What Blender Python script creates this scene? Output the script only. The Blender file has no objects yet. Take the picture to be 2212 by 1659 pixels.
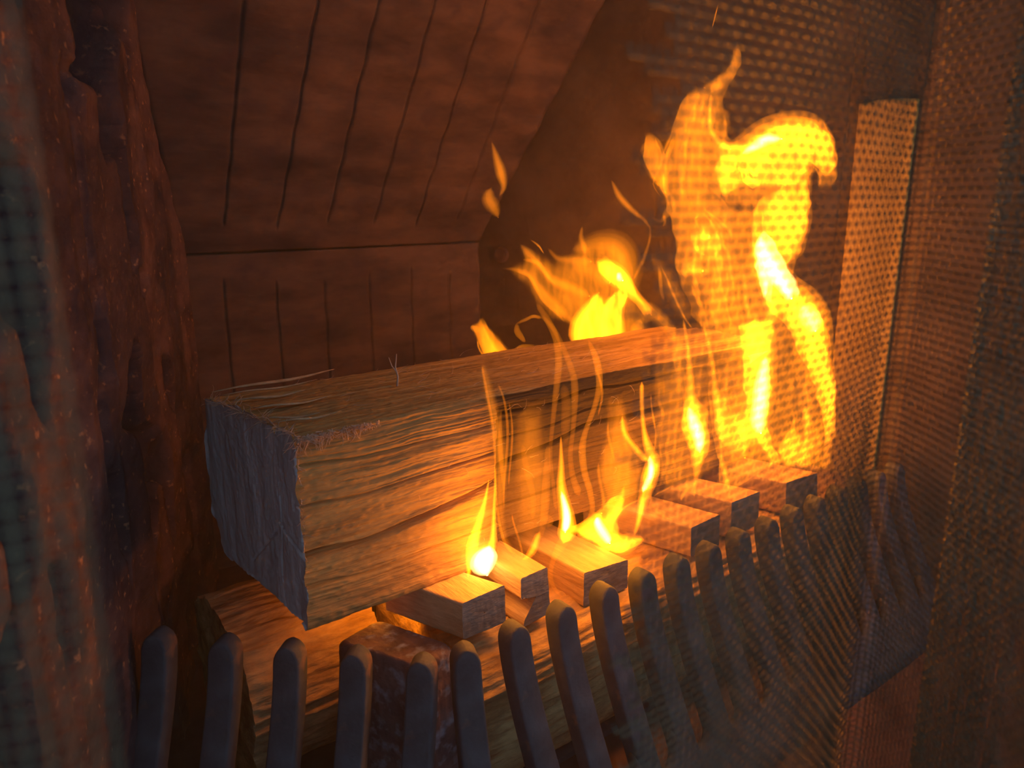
import bpy, bmesh, math, random
import numpy as np
random.seed(7); rng = np.random.default_rng(7)
scene = bpy.context.scene
COL = scene.collection

# ------------------------------------------------------------------ camera
F = 1650.0; CX = 1106.0; CY = 829.5
PITCH = math.radians(14.0); HEAD = math.radians(52.3); CAMZ = 0.60
fw = np.array([math.cos(HEAD)*math.cos(PITCH), math.sin(HEAD)*math.cos(PITCH), -math.sin(PITCH)])
rt = np.array([math.sin(HEAD), -math.cos(HEAD), 0.0])
up = np.cross(rt, fw)
CAM = np.array([0, 0, CAMZ])
cam_d = bpy.data.cameras.new('camera'); cam = bpy.data.objects.new('camera', cam_d); COL.objects.link(cam)
cam.location = CAM
cam.rotation_euler = (math.pi/2 - PITCH, 0, HEAD - math.pi/2)
cam_d.sensor_width = 36.0; cam_d.lens = 36.0*F/2212.0
cam_d.clip_start = 0.005; cam_d.clip_end = 20
cam_d.dof.use_dof = True; cam_d.dof.focus_distance = 0.62; cam_d.dof.aperture_fstop = 10.5
scene.camera = cam

# ------------------------------------------------------------------ world, light, exposure
world = bpy.data.worlds.new('room_daylight'); scene.world = world; world.use_nodes = True
wn = world.node_tree.nodes; bgn = wn['Background']
bgn.inputs['Color'].default_value = (0.19, 0.33, 0.50, 1); bgn.inputs['Strength'].default_value = 1.1
vs = scene.view_settings
vs.view_transform = 'Standard'; vs.look = 'None'; vs.exposure = 0.0; vs.gamma = 1.0; vs.use_curve_mapping = False
scene.cycles.max_bounces = 6; scene.cycles.diffuse_bounces = 3; scene.cycles.glossy_bounces = 2
scene.cycles.volume_bounces = 0; scene.cycles.transparent_max_bounces = 64
scene.cycles.use_denoising = True
scene.cycles.use_adaptive_sampling = True; scene.cycles.adaptive_threshold = 0.08; scene.cycles.adaptive_min_samples = 12
scene.cycles.sample_clamp_indirect = 4.0

HAZE_DENSITY = 0.16; LGAIN = 1.3
FIRE = (1.0, 0.315, 0.012)
def fire_light(name, loc, power, rad=0.012, parent=None):
    l = bpy.data.lights.new(name, 'POINT'); l.energy = power*LGAIN; l.color = FIRE; l.shadow_soft_size = rad
    o = bpy.data.objects.new(name, l); o.location = loc; COL.objects.link(o)
    if parent is not None: o.parent = parent
    return o

# ------------------------------------------------------------------ pixel -> world
def ray(x, y): return fw + rt*(x-CX)/F - up*(y-CY)/F
def onY(x, y, Y):
    d = ray(x, y); return CAM + d*(Y/d[1])
def onZ(x, y, z):
    d = ray(x, y); return CAM + d*((z-CAMZ)/d[2])

# ------------------------------------------------------------------ noise (numpy value noise)
def _h(i, j, s):
    v = np.sin(i*127.1 + j*311.7 + s*74.7)*43758.5453
    return v - np.floor(v)
def vnoise(x, y, s=0):
    i = np.floor(x); j = np.floor(y); f = x-i; g = y-j
    f = f*f*(3-2*f); g = g*g*(3-2*g)
    return (_h(i, j, s)*(1-f)+_h(i+1, j, s)*f)*(1-g) + (_h(i, j+1, s)*(1-f)+_h(i+1, j+1, s)*f)*g
def fbm(x, y, s=0, o=4):
    r = 0; a = 0.5
    for k in range(o):
        r = r + a*vnoise(x, y, s+k*13); x = x*2.03; y = y*2.03; a *= 0.5
    return r
def sst(a, b, x):
    t = np.clip((x-a)/(b-a), 0, 1); return t*t*(3-2*t)

# ------------------------------------------------------------------ object helpers
def link(name, verts, faces, mat, parent=None, smooth=False):
    me = bpy.data.meshes.new(name)
    me.from_pydata([tuple(map(float, v)) for v in verts], [], [tuple(map(int, f)) for f in faces])
    me.update()
    if mat is not None:
        for m in (mat if isinstance(mat, (list, tuple)) else [mat]): me.materials.append(m)
    if smooth: me.polygons.foreach_set('use_smooth', [True]*len(me.polygons))
    o = bpy.data.objects.new(name, me); COL.objects.link(o)
    if parent is not None: o.parent = parent
    return o
def fastmesh(name, V, Q, mat, parent=None, smooth=False):
    """V (n,3), Q (m,4) quads"""
    me = bpy.data.meshes.new(name); V = np.asarray(V, dtype=np.float32); Q = np.asarray(Q, dtype=np.int32)
    me.vertices.add(len(V)); me.vertices.foreach_set('co', V.ravel())
    me.loops.add(Q.size); me.loops.foreach_set('vertex_index', Q.ravel())
    me.polygons.add(len(Q)); me.polygons.foreach_set('loop_start', np.arange(0, Q.size, Q.shape[1], dtype=np.int32))
    me.update(calc_edges=True); me.validate()
    if smooth: me.polygons.foreach_set('use_smooth', np.ones(len(Q), dtype=bool))
    me.materials.append(mat)
    o = bpy.data.objects.new(name, me); COL.objects.link(o)
    if parent is not None: o.parent = parent
    return o
def gridquads(nu, nv, off=0, wrap=False, flip=False):
    i, j = np.meshgrid(np.arange(nu-1), np.arange(nv if wrap else nv-1), indexing='ij')
    a = i*nv+j; b = i*nv+(j+1) % nv; c = (i+1)*nv+(j+1) % nv; d = (i+1)*nv+j
    q = np.stack([a, b, c, d] if not flip else [a, d, c, b], -1).reshape(-1, 4)
    return q+off
def tag(o, label=None, cat=None, group=None, kind=None):
    if label: o['label'] = label
    if cat: o['category'] = cat
    if group: o['group'] = group
    if kind: o['kind'] = kind
    return o
def empty(name, loc=(0, 0, 0)):
    o = bpy.data.objects.new(name, None); o.empty_display_size = 0.02; COL.objects.link(o)
    return o
def boxv(x0, x1, y0, y1, z0, z1):
    v = [(x0, y0, z0), (x1, y0, z0), (x1, y1, z0), (x0, y1, z0), (x0, y0, z1), (x1, y0, z1), (x1, y1, z1), (x0, y1, z1)]
    f = [(0, 3, 2, 1), (4, 5, 6, 7), (0, 1, 5, 4), (1, 2, 6, 5), (2, 3, 7, 6), (3, 0, 4, 7)]
    return v, f

# ------------------------------------------------------------------ materials
def mat(name, c1, c2, scale=8.0, stretch=(1, 1, 1), rough=0.9, metal=0.0, bump=0.3, bscale=40.0, c3=None, thr=(0.35, 0.65), spots=None, spec=0.25):
    m = bpy.data.materials.new(name); m.use_nodes = True
    N = m.node_tree.nodes; L = m.node_tree.links; b = N['Principled BSDF']
    tc = N.new('ShaderNodeTexCoord'); mp = N.new('ShaderNodeMapping'); mp.inputs['Scale'].default_value = stretch
    L.new(tc.outputs['Object'], mp.inputs['Vector'])
    n1 = N.new('ShaderNodeTexNoise'); n1.inputs['Scale'].default_value = scale; n1.inputs['Detail'].default_value = 8; n1.inputs['Roughness'].default_value = 0.62
    L.new(mp.outputs[0], n1.inputs['Vector'])
    cr = N.new('ShaderNodeValToRGB'); cr.color_ramp.elements[0].position = thr[0]; cr.color_ramp.elements[1].position = thr[1]
    cr.color_ramp.elements[0].color = (*c1, 1); cr.color_ramp.elements[1].color = (*c2, 1)
    L.new(n1.outputs['Fac'], cr.inputs['Fac'])
    out = cr.outputs['Color']
    if spots:
        sc, lo, hi, sp = spots
        n3 = N.new('ShaderNodeTexNoise'); n3.inputs['Scale'].default_value = sc; n3.inputs['Detail'].default_value = 6
        L.new(tc.outputs['Object'], n3.inputs['Vector'])
        r3 = N.new('ShaderNodeMapRange'); r3.inputs['From Min'].default_value = lo; r3.inputs['From Max'].default_value = hi
        L.new(n3.outputs['Fac'], r3.inputs['Value'])
        mx = N.new('ShaderNodeMix'); mx.data_type = 'RGBA'
        L.new(r3.outputs[0], mx.inputs['Factor']); L.new(out, mx.inputs['A']); mx.inputs['B'].default_value = (*sp, 1)
        out = mx.outputs['Result']
    L.new(out, b.inputs['Base Color'])
    n2 = N.new('ShaderNodeTexNoise'); n2.inputs['Scale'].default_value = bscale; n2.inputs['Detail'].default_value = 6
    L.new(mp.outputs[0], n2.inputs['Vector'])
    bp = N.new('ShaderNodeBump'); bp.inputs['Strength'].default_value = bump; bp.inputs['Distance'].default_value = 0.002
    L.new(n2.outputs['Fac'], bp.inputs['Height']); L.new(bp.outputs[0], b.inputs['Normal'])
    b.inputs['Roughness'].default_value = rough; b.inputs['Metallic'].default_value = metal
    b.inputs['Specular IOR Level'].default_value = spec
    return m
M = {}
M['fireback'] = mat('rusty_iron_plate', (0.058, 0.034, 0.030), (0.18, 0.10, 0.065), 11, (0.8, 1, 2.6), 0.85, 0, 0.5, 60, spots=(30, 0.55, 0.72, (0.09, 0.05, 0.045)))
M['rough'] = mat('eroded_stone', (0.07, 0.036, 0.036), (0.20, 0.105, 0.085), 30, (1, 0.35, 1), 0.9, 0, 1.0, 130, spots=(150, 0.62, 0.72, (0.55, 0.26, 0.12)))
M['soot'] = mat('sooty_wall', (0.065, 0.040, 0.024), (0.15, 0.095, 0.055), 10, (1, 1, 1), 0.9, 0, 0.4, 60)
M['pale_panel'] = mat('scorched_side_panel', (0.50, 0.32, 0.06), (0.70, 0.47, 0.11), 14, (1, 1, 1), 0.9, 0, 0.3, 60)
M['hearth'] = mat('dark_hearth', (0.07, 0.035, 0.03), (0.15, 0.08, 0.065), 20, (1, 1, 1), 0.95, 0, 0.6, 80)
M['ash'] = mat('ash', (0.20, 0.16, 0.15), (0.42, 0.36, 0.34), 60, (1, 1, 1), 0.95, 0, 0.8, 150)
M['iron'] = mat('dark_cast_iron', (0.055, 0.055, 0.058), (0.10, 0.10, 0.105), 40, (1, 1, 1), 0.75, 0, 0.35, 160, spots=(55, 0.62, 0.74, (0.22, 0.12, 0.08)), spec=0.35)
M['rust_block'] = mat('flaking_rusty_iron', (0.09, 0.055, 0.055), (0.22, 0.12, 0.10), 40, (1, 1, 1), 0.8, 0, 0.9, 120, spots=(90, 0.52, 0.78, (0.38, 0.42, 0.50)))
M['wood'] = mat('split_wood', (0.32, 0.17, 0.06), (0.60, 0.35, 0.11), 10, (1.2, 14, 14), 0.85, 0, 0.8, 30, thr=(0.3, 0.7))
M['wood_end'] = mat('sawn_end_grain', (0.42, 0.40, 0.38), (0.66, 0.62, 0.58), 30, (1, 2.5, 0.6), 0.9, 0, 0.5, 90)
M['stick_end'] = mat('kindling_end_grain', (0.20, 0.155, 0.12), (0.34, 0.27, 0.21), 60, (1, 1, 3), 0.9, 0, 0.4, 120)
M['bark_wood'] = mat('lower_log_wood', (0.28, 0.15, 0.06), (0.66, 0.41, 0.17), 22, (1, 3, 3), 0.9, 0, 1.0, 70, thr=(0.32, 0.62))
M['kindling'] = mat('kindling_wood', (0.48, 0.30, 0.15), (0.66, 0.45, 0.24), 20, (6, 1, 6), 0.85, 0, 0.5, 60)
M['fibre'] = mat('wood_fibre', (0.55, 0.36, 0.24), (0.75, 0.52, 0.36), 40, (1, 1, 1), 0.9, 0, 0.1, 60)
M['char'] = mat('charred_wood', (0.02, 0.015, 0.012), (0.06, 0.04, 0.03), 60, (1, 1, 1), 0.9, 0, 0.8, 120)
M['wire'] = mat('mesh_wire', (0.17, 0.12, 0.065), (0.29, 0.205, 0.11), 60, (1, 1, 1), 0.42, 0.55, 0.0, 60, spec=0.5)

def add_char_shade(m, attr='char', cc=(0.045, 0.028, 0.018)):
    N = m.node_tree.nodes; L = m.node_tree.links; b = N['Principled BSDF']; src = b.inputs['Base Color'].links[0].from_socket
    at = N.new('ShaderNodeAttribute'); at.attribute_name = attr; mx = N.new('ShaderNodeMix'); mx.data_type = 'RGBA'
    L.new(at.outputs['Fac'], mx.inputs['Factor']); L.new(src, mx.inputs['A']); mx.inputs['B'].default_value = (*cc, 1)
    L.new(mx.outputs['Result'], b.inputs['Base Color'])
add_char_shade(M['wood']); add_char_shade(M['rough'], 'shade_blotch', (0.009, 0.014, 0.030))  # wood gets char; the stone gets bluish shade painted into its hollows
def fmat(name, col):
    m = bpy.data.materials.new(name); m.use_nodes = True
    N = m.node_tree.nodes; L = m.node_tree.links; N.clear()
    out = N.new('ShaderNodeOutputMaterial'); em = N.new('ShaderNodeEmission'); oi = N.new('ShaderNodeObjectInfo')
    em.inputs['Color'].default_value = (*col, 1)
    sp = N.new('ShaderNodeSeparateColor'); L.new(oi.outputs['Color'], sp.inputs[0])
    mu = N.new('ShaderNodeMath'); mu.operation = 'MULTIPLY'; L.new(sp.outputs[0], mu.inputs[0]); mu.inputs[1].default_value = 1000.0
    L.new(mu.outputs[0], em.inputs['Strength']); L.new(em.outputs[0], out.inputs['Volume'])
    return m
def fbody(name, col):
    m = fmat(name, col); N = m.node_tree.nodes; L = m.node_tree.links
    em = [n for n in N if n.type == 'EMISSION'][0]; src = em.inputs['Strength'].links[0].from_socket
    tc = N.new('ShaderNodeTexCoord'); mp = N.new('ShaderNodeMapping'); mp.inputs['Scale'].default_value = (1, 1, 0.22)
    L.new(tc.outputs['Object'], mp.inputs['Vector'])
    nz = N.new('ShaderNodeTexNoise'); nz.inputs['Scale'].default_value = 75; nz.inputs['Detail'].default_value = 3; nz.inputs['Distortion'].default_value = 1.2
    L.new(mp.outputs[0], nz.inputs['Vector'])
    r = N.new('ShaderNodeMapRange'); r.inputs['From Min'].default_value = 0.36; r.inputs['From Max'].default_value = 0.68; r.inputs['To Min'].default_value = 0.35; r.inputs['To Max'].default_value = 1.9
    L.new(nz.outputs['Fac'], r.inputs['Value'])
    mu = N.new('ShaderNodeMath'); mu.operation = 'MULTIPLY'; L.new(src, mu.inputs[0]); L.new(r.outputs[0], mu.inputs[1]); L.new(mu.outputs[0], em.inputs['Strength'])
    return m
M['flame_body'] = fbody('flame_gas_body', (1.0, 0.235, 0.004)); M['flame_body_hot'] = fbody('hot_flame_gas_body', (1.0, 0.55, 0.16))
M['flame'] = fmat('flame_gas', (1.0, 0.235, 0.004))
M['flame_hot'] = fmat('hot_flame_gas', (1.0, 0.55, 0.16))

# ================================================================== SETTING
FLOOR = 0.127
def lx(Y): return 0.251 - 0.42*(0.95-Y)      # left wall plan line
def rx(Y): return 0.676 + 0.437*(0.95-Y)     # right wall plan line

# floor
n = 90
xs = np.linspace(-0.6, 1.5, n); ys = np.linspace(-0.5, 1.0, n)
X, Y = np.meshgrid(xs, ys, indexing='ij')
Z = FLOOR - 0.002 + 0.003*(fbm(X*30, Y*30, 3)-0.5)
fl = fastmesh('floor', np.stack([X, Y, Z], -1).reshape(-1, 3), gridquads(n, n, flip=True), M['hearth'], smooth=True)
tag(fl, kind='structure')

# left wall: rough, eroded, with tall hollows
nu, nv = 300, 470
ys = np.linspace(0.12, 0.955, nu); zs = np.linspace(0.10, 1.15, nv)
Yg, Zg = np.meshgrid(ys, zs, indexing='ij')
s = Yg/0.9
wob = 0.25*(fbm(s*9, Zg*5, 5)-0.5)
base = fbm(s*15+wob*3, Zg*9+wob, 11, 5)
ridg = 1-np.abs(2*vnoise(s*22+wob*8, Zg*10+wob*3, 21)-1)
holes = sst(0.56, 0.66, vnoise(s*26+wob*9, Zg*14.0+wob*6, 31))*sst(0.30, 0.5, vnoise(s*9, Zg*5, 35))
fine = fbm(s*70, Zg*45, 41, 4)
disp = 0.013*(base-0.4) + 0.006*(ridg-0.5) + 0.004*(fine-0.5) - 0.030*holes
edge = sst(0.0, 0.03, 0.955-Yg)*(0.25+0.75*sst(0.22, 0.55, Yg))
nx, ny = math.cos(math.atan(0.42)), -math.sin(math.atan(0.42))
P = np.stack([lx(Yg)+nx*disp*edge, Yg+ny*disp*edge, Zg], -1)
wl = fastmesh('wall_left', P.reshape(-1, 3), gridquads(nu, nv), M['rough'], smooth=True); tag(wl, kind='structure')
ca = wl.data.attributes.new('shade_blotch', 'FLOAT', 'POINT'); ca.data.foreach_set('value', (holes*0.9+0.5*sst(0.5, 0.62, vnoise(s*12, Zg*9, 44))*(holes < 0.1)).clip(0, 1).ravel().astype(np.float32))  # painted shade inside the hollows, plus random dark blotches between them

# right wall: sooty plate, with a vertical joint before the pale side panel
def yr(az):  # Y on the right wall for a compass direction
    t = math.tan(math.radians(az)); return t*(0.676+0.437*0.95)/(1+0.437*t)
yj1, yj2, yj3 = 0.497, 0.487, 0.433
yy = np.unique(np.concatenate([np.linspace(-0.3, 0.96, 160), yj1+np.array([-.0025, -.0012, 0, .0012, .0025])]))
zz = np.linspace(0.10, 1.2, 120)
Yg, Zg = np.meshgrid(yy, zz, indexing='ij')
d = 0.005*(fbm(Yg*14, Zg*9, 51)-0.5) + 0.0015*(fbm(Yg*80, Zg*60, 55)-0.5) - 0.003*np.exp(-((Yg-yj1)/0.0012)**2)
P = np.stack([rx(Yg)-0.916*d, Yg-0.40*d, Zg], -1)
wr = fastmesh('wall_right', P.reshape(-1, 3), gridquads(len(yy), len(zz), flip=True), M['soot'], smooth=True); tag(wr, kind='structure')
def wall_panel(name, y0, y1, z0, z1, proud, m, seed):
    nu, nv = 26, 120
    ys = np.linspace(y0, y1, nu); zs = np.linspace(z0, z1, nv)
    Yg, Zg = np.meshgrid(ys, zs, indexing='ij')
    Zt = Zg + (Zg-z0)/(z1-z0)*(0.008*(vnoise(Yg*60, Zg*0, seed)-0.5))
    d = proud + 0.002*(fbm(Yg*60, Zg*30, seed)-0.5)
    front = np.stack([rx(Yg)-0.916*d, Yg-0.40*d, Zt], -1).reshape(-1, 3)
    back = np.stack([rx(Yg)+0.004, Yg, Zt], -1).reshape(-1, 3)
    V = np.concatenate([front, back]); q = [gridquads(nu, nv, flip=True)]
    o = nu*nv
    b = []
    for j in range(nv-1):
        b += [(j, j+1, o+j+1, o+j), ((nu-1)*nv+j, o+(nu-1)*nv+j, o+(nu-1)*nv+j+1, (nu-1)*nv+j+1)]
    for i in range(nu-1):
        b += [(i*nv, o+i*nv, o+(i+1)*nv, (i+1)*nv), (i*nv+nv-1, (i+1)*nv+nv-1, o+(i+1)*nv+nv-1, o+i*nv+nv-1)]
    return fastmesh(name, V, np.concatenate([q[0], np.array(b)]), m, parent=wr, smooth=False)
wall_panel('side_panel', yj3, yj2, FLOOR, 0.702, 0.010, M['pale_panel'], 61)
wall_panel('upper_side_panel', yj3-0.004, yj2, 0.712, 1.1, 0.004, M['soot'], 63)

# back wall behind the iron plates, chimney throat, lintel and front surround
v, f = boxv(0.1, 1.0, 0.985, 1.03, 0.05, 1.3); tag(link('wall_back', v, f, M['soot']), kind='structure')
v, f = boxv(-0.3, 1.3, 0.12, 1.03, 1.15, 1.2); tag(link('ceiling', v, f, M['soot']), kind='structure')
v, f = boxv(-0.3, 1.4, 0.14, 0.20, 0.98, 1.3); tag(link('trim_1', v, f, M['soot']), kind='structure')

# iron fireback: two grooved plates
fb = empty('fireback'); tag(fb, 'rusty brown grooved iron fireback covering the back of the firebox, upper plate leaning forward', 'fireback')
GX = [0.2235+0.067*k for k in range(0, 8)]
GX = [0.291+0.0655*(k-1) for k in range(0, 7)]
def groovecols(a, b, gx, w=0.0016):
    c = [np.linspace(a, b, 90)]
    for g in gx:
        c.append(g+np.array([-3, -1.5, -0.7, 0, 0.7, 1.5, 3])*w)
    c = np.unique(np.concatenate(c)); return c[(c >= a) & (c <= b)]
def grooved(name, a, b, gx, zs, surf, glo, ghi, seed, thick=0.012):
    xs = groovecols(a, b, gx); nu, nv = len(xs), len(zs)
    Xg, Tg = np.meshgrid(xs, zs, indexing='ij')
    g = np.zeros_like(Xg)
    for k, gxx in enumerate(gx):
        lo = glo + 0.004*math.sin(k*2.3); hi = ghi+0.006*math.sin(k*1.7)
        cx = gxx + 0.0006*(vnoise(Tg*60, Tg*0+k, seed)-0.5)
        g += np.exp(-((Xg-cx)/0.0014)**2)*sst(lo, lo+0.01, Tg)*(1-sst(hi-0.01, hi, Tg))
    d = -0.0038*g + 0.0035*(fbm(Xg*22, Tg*16, seed)-0.5) + 0.0012*(fbm(Xg*120, Tg*90, seed+5)-0.5) + 0.0012*np.sin(Tg*105+1.5*vnoise(Xg*8, Tg*3, 3))
    Pf = surf(Xg, Tg, d); Pb = surf(Xg, Tg, -thick)
    V = np.concatenate([Pf.reshape(-1, 3), Pb.reshape(-1, 3)]); o = nu*nv; q = [gridquads(nu, nv, flip=True)]
    e = []
    for j in range(nv-1):
        e += [(j, j+1, o+j+1, o+j), ((nu-1)*nv+j, o+(nu-1)*nv+j, o+(nu-1)*nv+j+1, (nu-1)*nv+j+1)]
    for i in range(nu-1):
        e += [(i*nv, o+i*nv, o+(i+1)*nv, (i+1)*nv), (i*nv+nv-1, (i+1)*nv+nv-1, o+(i+1)*nv+nv-1, o+i*nv+nv-1)]
    return fastmesh(name, V, np.concatenate(q+[np.array(e)]), M['fireback'], parent=fb, smooth=False)
zs = np.linspace(0.12, 0.5285, 200)
grooved('lower_plate', 0.236, 0.672, GX, zs, lambda x, t, d: np.stack([x, 0.95-d+0*t, t], -1), 0.1, 0.497, 71)
zs = np.linspace(0.0, 0.56, 260)
LN = math.atan(0.675); sl, cl = math.sin(LN), math.cos(LN)
def upsurf(x, t, d):
    Yc = 0.95 - sl*t; k = (x-0.236)/(0.672-0.236)
    l = lx(Yc)-0.004; r = 0.672+0.25*(0.95-Yc)
    xx = l+(r-l)*k
    # grooves stay parallel away from the edges
    xx = xx*0.25 + x*0.75*(1) if False else np.where((k > 0.02) & (k < 0.98), x + (xx-x)*np.abs(2*k-1)**6, xx)
    return np.stack([xx, 0.95-sl*t - cl*d, 0.5315+cl*t - sl*d], -1)
grooved('upper_plate', 0.236, 0.672, GX, zs, upsurf, 0.030, 0.60, 81)
# bolt beside the plates
bm = bmesh.new()
bmesh.ops.create_cone(bm, cap_ends=True, segments=20, radius1=0.0125, radius2=0.010, depth=0.010)
bmesh.ops.bevel(bm, geom=[e for e in bm.edges if e.calc_length() < 0.01], offset=0.0015, segments=2, affect='EDGES')
me = bpy.data.meshes.new('bolt'); bm.to_mesh(me); bm.free(); me.materials.append(M['fireback'])
bo = bpy.data.objects.new('bolt', me); COL.objects.link(bo); bo.parent = fb
bo.location = (0.686, 0.915, 0.512); bo.rotation_euler = (math.radians(90), 0, math.radians(-66))

# ================================================================== LOGS
def section(pts, n, r=0.35):
    """closed rounded polyline resampled to n points"""
    pts = np.array(pts, float); m = len(pts); out = []
    for i in range(m):
        p0, p1, p2 = pts[i-1], pts[i], pts[(i+1) % m]
        a = p1+(p0-p1)*min(0.5, r*0.02/np.linalg.norm(p0-p1)); b = p1+(p2-p1)*min(0.5, r*0.02/np.linalg.norm(p2-p1))
        for t in np.linspace(0, 1, 6): out.append(a*(1-t)**2+2*p1*t*(1-t)+b*t*t)
    out = np.array(out+[out[0]]); L = np.concatenate([[0], np.cumsum(np.linalg.norm(np.diff(out, axis=0), axis=1))])
    t = np.linspace(0, L[-1], n, endpoint=False)
    return np.stack([np.interp(t, L, out[:, 0]), np.interp(t, L, out[:, 1])], -1), t, L[-1]
def tube_pts(path, rad, sides=6):
    path = np.array(path, float); n = len(path)
    tan = np.gradient(path, axis=0); tan /= np.linalg.norm(tan, axis=1)[:, None]+1e-12
    ref = np.array([0.3, 0.9, 0.31]); V = []
    for k in range(n):
        a = np.cross(tan[k], ref); a /= np.linalg.norm(a)+1e-9; b = np.cross(tan[k], a)
        for s_ in range(sides):
            th = 2*math.pi*s_/sides; V.append(path[k]+rad[k]*(math.cos(th)*a+math.sin(th)*b))
    return np.array(V), gridquads(n, sides, wrap=True)

def cap_faces(P0, sec, nr, dispf):
    """polar grid filling a closed ring P0 (n,3); returns verts, quads (first ring = P0 copy)"""
    c = P0.mean(0); n = len(P0); rings = []
    for k in range(nr):
        t = 1-k/(nr-0.5); R = c+(P0-c)*t; R = R+dispf(R, t); rings.append(R)
    return np.concatenate(rings), gridquads(nr, n, wrap=True)

# --- upper split log
ulog = empty('split_log'); tag(ulog, 'large square split log with pale sawn end, lying across the kindling sticks', 'log')
sec, tt, LL = section([(0.457, 0.313), (0.457, 0.449), (0.520, 0.4535), (0.589, 0.450), (0.592, 0.36), (0.575, 0.322), (0.52, 0.318)], 4000, 0.25)
wt = np.cumsum(np.where((sec[:, 0] < 0.462), 4.0, np.where(sec[:, 1] > 0.444, 2.5, 1.0))); pk = np.searchsorted(wt, np.linspace(wt[0], wt[-1]*0.9995, 760)); sec = sec[pk]; tt = tt[pk]
NX = 430; xs = np.linspace(0, 1, NX)
Xg, Tg = np.meshgrid(xs, tt, indexing='ij')
sy = np.broadcast_to(sec[:, 0], Xg.shape); sz = np.broadcast_to(sec[:, 1], Xg.shape)
x0 = 0.176 - 0.14*(sy-0.457) + 0.004*(vnoise(Tg*80, Tg*0, 3)-0.5); x1 = 0.692 - 0.1*(sy-0.457)
XX = x0+(x1-x0)*Xg
# outward normals of the section
dn = np.roll(sec, -1, 0)-np.roll(sec, 1, 0); nrm = np.stack([-dn[:, 1], dn[:, 0]], -1); nrm /= np.linalg.norm(nrm, axis=1)[:, None]
cen = sec.mean(0); sgn = np.sign(((sec-cen)*nrm).sum(1)); nrm *= sgn[:, None]
wav = 0.012*(fbm(XX*9, Tg*9, 91)-0.5)
fib = fbm(XX*11+wav*60, (Tg+wav)*330, 95, 3)
fib2 = np.abs(2*vnoise(XX*6+wav*40, (Tg+wav)*150, 99)-1)
fib3 = fbm(XX*200, Tg*420, 97, 2)
fr_ = 1-np.abs(2*vnoise(XX*9+wav*50, (Tg+wav)*420, 98)-1)
dep = 0.0018*(fib-0.45) + 0.0009*(fib2-0.5) + 0.0050*(fbm(XX*5, Tg*18, 101)-0.5) + 0.0012*(fib3-0.4) - 0.0016*fr_**3*sst(0.35, 0.6, fbm(XX*12, Tg*30, 103))
# long splits on the front face, rising to the right
front = (1-sst(0.459, 0.4605, sy))
for (za, zb, wd, dp) in [(0.362, 0.398, 0.0016, 0.0075), (0.340, 0.352, 0.0010, 0.003), (0.397, 0.412, 0.0009, 0.0025), (0.425, 0.430, 0.0010, 0.003)]:
    zc = za+(zb-za)*sst(0.17, 0.50, XX)+0.006*(vnoise(XX*22, XX*0, 7)-0.5)
    dep -= front*dp*np.exp(-((sz-zc)/wd)**2)
# step: lower half of the front face stands a little proud
dep += front*0.004*(1-sst(-0.003, 0.004, sz-(0.362+0.036*sst(0.17, 0.5, XX))))*(1-sst(0.3, 0.36, XX))
# top splits
top = sst(0.440, 0.447, sz)
for (ya, yb, dp) in [(0.478, 0.500, 0.006), (0.52, 0.510, 0.003), (0.555, 0.548, 0.004)]:
    yc = ya+(yb-ya)*Xg+0.004*(vnoise(XX*16, XX*0, 9)-0.5); dep -= top*dp*np.exp(-((sy-yc)/0.0012)**2)
# recessed front beyond the ledge
rec = sst(0.338, 0.341, XX)*(1-sst(0.4385, 0.4400, sz))*(1-sst(0.468, 0.50, sy))
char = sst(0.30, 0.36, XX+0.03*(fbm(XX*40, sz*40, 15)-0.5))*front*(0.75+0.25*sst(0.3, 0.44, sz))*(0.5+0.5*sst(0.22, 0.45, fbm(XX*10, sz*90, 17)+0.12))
YY = sy+nrm[:, 0]*dep+0.020*rec; ZZ = sz+nrm[:, 1]*dep+0.004*rec*sst(0.40, 0.44, sz)*0
P = np.stack([XX, YY, ZZ], -1)
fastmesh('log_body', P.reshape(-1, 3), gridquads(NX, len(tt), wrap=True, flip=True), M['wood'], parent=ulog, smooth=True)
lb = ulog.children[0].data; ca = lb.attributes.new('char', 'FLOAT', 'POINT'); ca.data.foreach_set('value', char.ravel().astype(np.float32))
def enddisp(R, t):
    y, z = R[:, 1], R[:, 2]
    d = 0.0022*(fbm(y*90, z*22, 105)-0.5)+0.001*(fbm(y*300, z*300, 106)-0.5)
    yc = 0.484+0.002*np.sin(z*60); cr = 0.0025*np.exp(-((y-yc)/0.0007)**2)*(z < 0.40)
    zc = 0.378-(y-0.484)*(-0.55); cr2 = 0.0035*np.exp(-((z-zc)/0.0012)**2)*(y < 0.487)
    zc = 0.362+(y-0.52)*1.2*0+0.9*(0.5-y); cr3 = 0.0018*np.exp(-((z-zc)/0.0009)**2)*(y > 0.49)*(y < 0.53)
    d = (d+cr+cr2+cr3)*(t < 0.995)+(0.176-0.14*(y-0.457)-R[:, 0])*(t < 0.995); return np.stack([d, d*0, d*0], -1)
# resample perimeter ring to end
Vc, Qc = cap_faces(P[0], sec, 90, enddisp)
eo = fastmesh('sawn_end', Vc, Qc, M['wood_end'], parent=ulog, smooth=True); eo['label'] = 'grey sawn end face'
Vc, Qc = cap_faces(P[-1], sec, 10, lambda R, t: R*0); fastmesh('far_end', Vc, Qc[:, ::-1], M['wood_end'], parent=ulog, smooth=True)
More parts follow.
